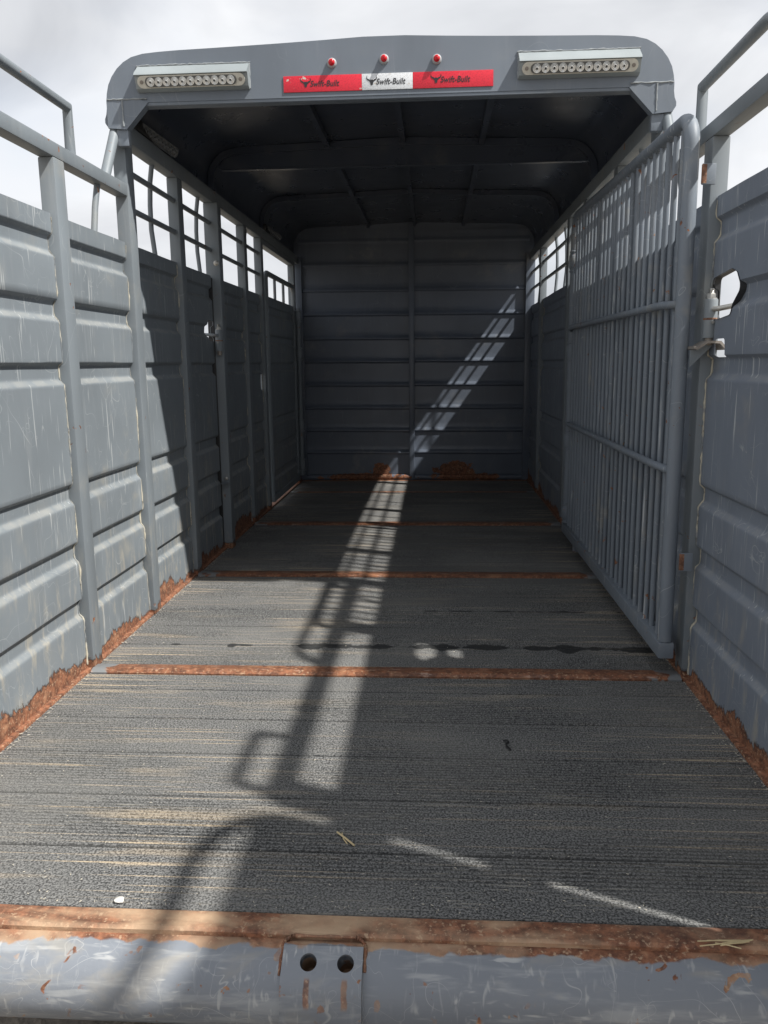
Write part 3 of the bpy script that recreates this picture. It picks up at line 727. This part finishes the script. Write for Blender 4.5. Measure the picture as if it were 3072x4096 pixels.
# --- centre gate, swung open along the right wall
GX, YG0, YG1 = .930, 2.520, 4.515; GZT0, GZT1 = 1.722, 1.775
gate = MB().tube(fillet([(GX, YG0+.024, .13), (GX, YG0+.024, GZT0), (GX, YG1, GZT1), (GX, YG1, .11)], [.085, .085], 9), .0225, 20).build('gate', M['gate'], T, 60)
gate['label'] = 'upright-bar gate of round pipe swung open along the right wall'
gl = MB().box(GX-.0245, GX+.0245, YG0, YG1+.03, .075, .128, .005)
gl.build('bottom_channel', M['gate'], gate)
NB = 24
for i in range(NB):
    y = YG0+.024+(YG1-YG0-.024)*(i+1)/(NB+1); t = (i+1)/(NB+1); zt = GZT0+(GZT1-GZT0)*t
    if i in (0, NB-1): zt -= .012
    dx = random.uniform(-.0015, .0015); dy = random.uniform(-.004, .004)
    tubeo('upright_bar', [(GX+dx, y+random.uniform(-.002, .002), .127), (GX+random.uniform(-.001, .001), y+dy, .7), (GX+dx, y, 1.2), (GX, y, zt-.012)], .0098, M['gate'], gate, 12)
for z in (1.197, .688):
    tubeo('cross_pipe', fillet([(GX-.002, YG0+.03, z-.006), (GX-.025, YG0+.16, z), (GX-.0255, YG1-.1, z+.004), (GX-.004, YG1+.004, z-.004)], .2, 5), .0128, M['gate'], gate, 14)
for z in (1.548, 1.076, .592, .185):
    MB().lathe([(.0235, -.055), (.0265, -.053), (.0265, -.046), (.0235, -.044), (.0275, -.030), (.0290, -.028), (.0290, .028), (.0275, .030), (.0235, .044), (.0265, .046), (.0265, .053), (.0235, .055)], (GX, YG1, z), seg=20).build('hinge_barrel', M['gate'], gate)
    boxo('hinge_plate', GX+.018, XI+.002, YG1-.012, YG1+.012, z-.022, z+.022, M['gate'], gate, .003)
for z in (1.548, .408):    # stop tabs, half rusted
    t = boxo('stop_tab', .944, .983, 2.478, 2.486, z-.030, z+.028, M['gate'], gate, .003); boxo('rust_patch', .9435, .957, 2.4772, 2.4868, z-.027, z+.026, M['rust'], t, .002)
# bent catch bracket under the latch pin, with its gusset
k = MB().prism([(.945, 1.058), (.955, 1.055), (.985, 1.074), (1.018, 1.073), (1.036, 1.054), (1.041, 1.058), (1.022, 1.080), (.983, 1.081), (.955, 1.063), (.946, 1.066)], 2.462, 2.535).bevel(.0015).build('catch_plate', M['dull'], gate)
MB().prism([(.946, 1.056), (.985, 1.072), (1.012, 1.070), (.946, 1.004)], 2.500, 2.506).build('catch_gusset', M['paint'], gate)
boxo('wheel_pad', GX-.012, GX+.012, 4.20, 4.235, .03, .076, M['gate'], gate, .003)

# --- escape door in the left wall near the front
door = MB().tube(fillet([(-.984, 5.690, .06), (-.984, 5.690, 1.652), (-.984, 6.800, 1.652), (-.984, 6.800, .06)], [.05, .07], 8), .0185, 16).build('escape_door', M['paint'], T, 60)
door['label'] = 'narrow hinged side door with a bar window at the front left'
wall_panel(-1, 5.70, 6.79, door, M['wall'], seed=31, z0=.085, z1=1.498, xin=.988, name='door_panel')
boxo('bottom_channel', -1.012, -.968, 5.675, 6.815, .045, .095, M['paint'], door)
for y in (6.02, 6.36): tubeo('window_bar', [(-.985, y, 1.49), (-.985, y, 1.645)], .011, M['paint'], door)
for z in (1.415, 1.11, .513, .178):
    MB().lathe([(.020, -.052), (.028, -.050), (.028, -.040), (.020, -.038), (.025, -.022), (.025, .022), (.020, .038), (.028, .040), (.028, .050), (.020, .052)], (-.946, 6.79, z), seg=18).build('hinge_barrel', M['paint'], door)
tubeo('hinge_pipe', [(-.946, 6.79, .09), (-.946, 6.79, 1.48)], .0165, M['paint'], door)
boxo('door_leak_filler', -1.034, -.992, 6.786, 6.858, .05, 1.50, M['paint'], LW, .003)  # filler added to block light leaking past the grooves beside the door
boxo('door_lintel', -1.037, -.986, 5.656, 6.859, 1.832, 1.867, M['paint'], LW, .004)

# --- rear sill, bumper, tailgate
lip = MB().prism([(1.286, -.022), (1.286, .003), (1.292, .0075), (1.338, .0045), (1.3435, .002), (1.3435, -.034)], -1.08, 1.08, 'x').bevel(.0015)
bmesh.ops.subdivide_edges(lip.bm, edges=[e for e in lip.bm.edges if abs((e.verts[0].co-e.verts[1].co).x) > 1], cuts=60)
for v in lip.bm.verts:
    if v.co.z > -.02: v.co.z += .0022*noise.noise(v.co*5)
sill = lip.build('rear_sill', M['lip'], T)
BY, BZ, BR = 1.287, -.085, .080
m = MB(); n = 48; rows = []
nx = 90
for k in range(n+1):
    a = math.radians(90-8)+math.radians(280)*k/n
    rows.append([m.bm.verts.new((-1.1+2.2*j/nx, BY+math.cos(a)*BR*(1+.006*noise.noise((j*.25, k*.3, 2))), BZ+math.sin(a)*BR)) for j in range(nx+1)])
for A, B in zip(rows, rows[1:]):
    for j in range(nx): m.bm.faces.new((A[j], A[j+1], B[j+1], B[j]))
bump = m.build('bumper_pipe', M['bumper'], T, 60)
bump['label'] = 'rounded grey bumper pipe along the rear sill, scratched with rust spots'
padp = [(1.281, -.004), (1.262, .002), (1.216, -.026), (1.203, -.045), (1.196, -.098), (1.201, -.106), (1.215, -.106), (1.225, -.06), (1.26, -.02)]
def cut(x):
    d = Vector((0, -.52, .854)); q = d.to_track_quat('Z', 'Y').to_matrix().to_4x4(); b = MB().lathe([(.0150, -.07), (.0150, .05)], (0, 0, 0), seg=28); b.bm.transform(Matrix.Translation((x, 1.2385, -.013)) @ q); return b.build('cutter', M['dark'])
pad = MB().prism(padp, -.087, .056, 'x').bevel(.004, 3).build('bumper_pad', M['bumper'], T); pad['label'] = 'welded pad on the bumper with two round holes and rust runs'
boolean(pad, [cut(-.040), cut(.026)])
boolean(bump, [cut(-.040), cut(.026)])
for s, x0, x1 in ((0, -.087, .056),):
    pts = fillet([(x0-.004, 1.225, -.03), (x0-.002, 1.283, .004), (x1+.002, 1.283, .004), (x1+.004, 1.225, -.03)], .02, 6)
    P = []
    for a, b in zip(pts, pts[1:]):
        for k in range(5): P.append(a.lerp(b, k/5))
    rs = [random.uniform(.002, .005) for _ in P]; MB().tube(P, lambda i: rs[i], 6).build('weld_seam', M['rust'], pad, 80)
tg = MB().tube(fillet([(1.022, 1.172, .02), (1.022, 1.172, 1.885), (1.022, -.72, 1.885), (1.022, -.72, .02)], [.27, .27], 12), .0225, 16).build('tailgate', M['gate'], T, 60)
tg['label'] = 'rear gate swung open alongside the right wall'
wall_panel(1, -.71, 1.165, tg, M['wall_r'], seed=50, z0=.05, z1=1.67, xin=1.015, name='gate_panel')
boxo('gate_rail', 1.006, 1.038, -.71, 1.165, 1.66, 1.735, M['gate'], tg)
for z0, z1 in ((.02, .44), (.86, 1.01), (1.31, 1.50)): boxo('hinge_plate', 1.012, 1.030, 1.168, 1.228, z0, z1, M['gate'], tg)

# --- running gear below the deck
for s in (-1, 1): boxo('chassis_beam', *sorted((s*.70, s*.80)), 1.35, 7.9, -.21, -.111, M['dark'], T)
wh = MB().lathe([(.20, -.10), (.33, -.095), (.36, -.06), (.36, .06), (.33, .095), (.20, .10)], (0, 0, 0), axis='x', seg=32).mesh(M['tyre'])
rm_ = MB().lathe([(.05, -.07), (.205, -.101), (.205, .101), (.05, .07)], (0, 0, 0), axis='x', seg=24).mesh(M['rim'])
for y in (4.0, 4.85):
    MB().lathe([(.04, -1.2), (.04, 1.2)], (0, y, GZ+.36), axis='x').build('axle', M['dark'], T)
    for s in (-1, 1):
        o = obj('wheel', wh, T); o.location = (s*1.18, y, GZ+.36); r_ = _obj('rim', rm_, o)
MB().tube([(0, 7.9, -.16), (0, 8.9, -.16)], .06, 12).build('drawbar', M['dark'], T)
tubeo('jack_stand', [(0, 8.7, -.1), (0, 8.7, GZ)], .03, M['dull'], T)

# ------------------------------------------------------------------ litter on the floor
def straw(pts, r, lab, m='straw'):
    o = MB().tube(pts, r, 5).build('straw' if m == 'straw' else 'debris', M[m]); tag(o, lab, 'straw' if m == 'straw' else 'debris'); return o
straw([(-.033, 1.613, .004), (-.012, 1.59, .0045), (.010, 1.565, .0035)], .0022, 'longer piece of straw lying on the floor left of centre')
straw([(-.022, 1.612, .003), (-.016, 1.588, .0035), (-.006, 1.572, .0025)], .0013, 'thin short straw crossing the longer straw on the floor')
wisp = MB()
for i in range(7):
    a = random.uniform(-.5, .35); l = random.uniform(.018, .05); cx, cy = .705+random.uniform(-.02, .02), 1.290+random.uniform(-.006, .008)
    wisp.tube([(cx-l*math.cos(a), min(1.318, cy-l*math.sin(a)), .0118), (cx, cy, .0128), (cx+l*math.cos(a), min(1.318, cy+l*math.sin(a)), .0118)], .0011, 5)
tag(wisp.build('straw_wisp', M['straw']), 'tangled wisp of pale straw on the rear sill at right', 'straw')
straw([(.372, 2.070, .004), (.381, 2.060, .009), (.384, 2.052, .008), (.376, 2.040, .009), (.377, 2.028, .008), (.387, 2.016, .004)], .0028, 'small black curled scrap lying on the floor right of centre', 'black')
b = bmesh.new(); bmesh.ops.create_icosphere(b, subdivisions=2, radius=.0085)
for v in b.verts: v.co *= 1+.35*noise.noise(v.co*160); v.co.z *= .5; v.co.x *= 1.2
b.transform(Matrix.Translation((-.43, 1.366, .0035))); x = MB(); x.merge(b); tag(x.build('stone', M['pebble']), 'small white stone on the floor beside the rear sill', 'stone')
# crumbs of chaff, too many and small to count
V = []; F = []
def crumb(x, y, l, wd, z=.0022):
    a = random.uniform(0, math.pi); c, d = math.cos(a), math.sin(a); k = len(V); h = random.uniform(.0006, .0018)
    for u, v_, zz in ((-l, 0, 0), (0, -wd, 0), (l, 0, 0), (0, wd, 0), (0, 0, h)): V.append((x+c*u-d*v_, y+d*u+c*v_, z+zz))
    F.extend([(k, k+1, k+4), (k+1, k+2, k+4), (k+2, k+3, k+4), (k+3, k, k+4), (k, k+3, k+2, k+1)])
for i in range(1000):
    x_ = random.uniform(-.97, .97); y_ = 1.36+5.6*random.random()**2.2
    if any(a-.01 < y_ < b+.01 for a, b in bars): continue
    crumb(x_, y_, random.uniform(.001, .0045), random.uniform(.0006, .0014))
for i in range(500):
    s = random.choice((-1, 1)); crumb(s*(.988-abs(random.gauss(0, .012))), random.uniform(1.4, 4.5), random.uniform(.002, .007), random.uniform(.0008, .002), random.uniform(.002, .006))
me = bpy.data.meshes.new('c'); me.from_pydata(V, [], F); finish(me, M['chaff']); tag(obj('chaff', me), 'pale crumbs of chaff scattered over the plank floor', 'chaff', 'stuff')
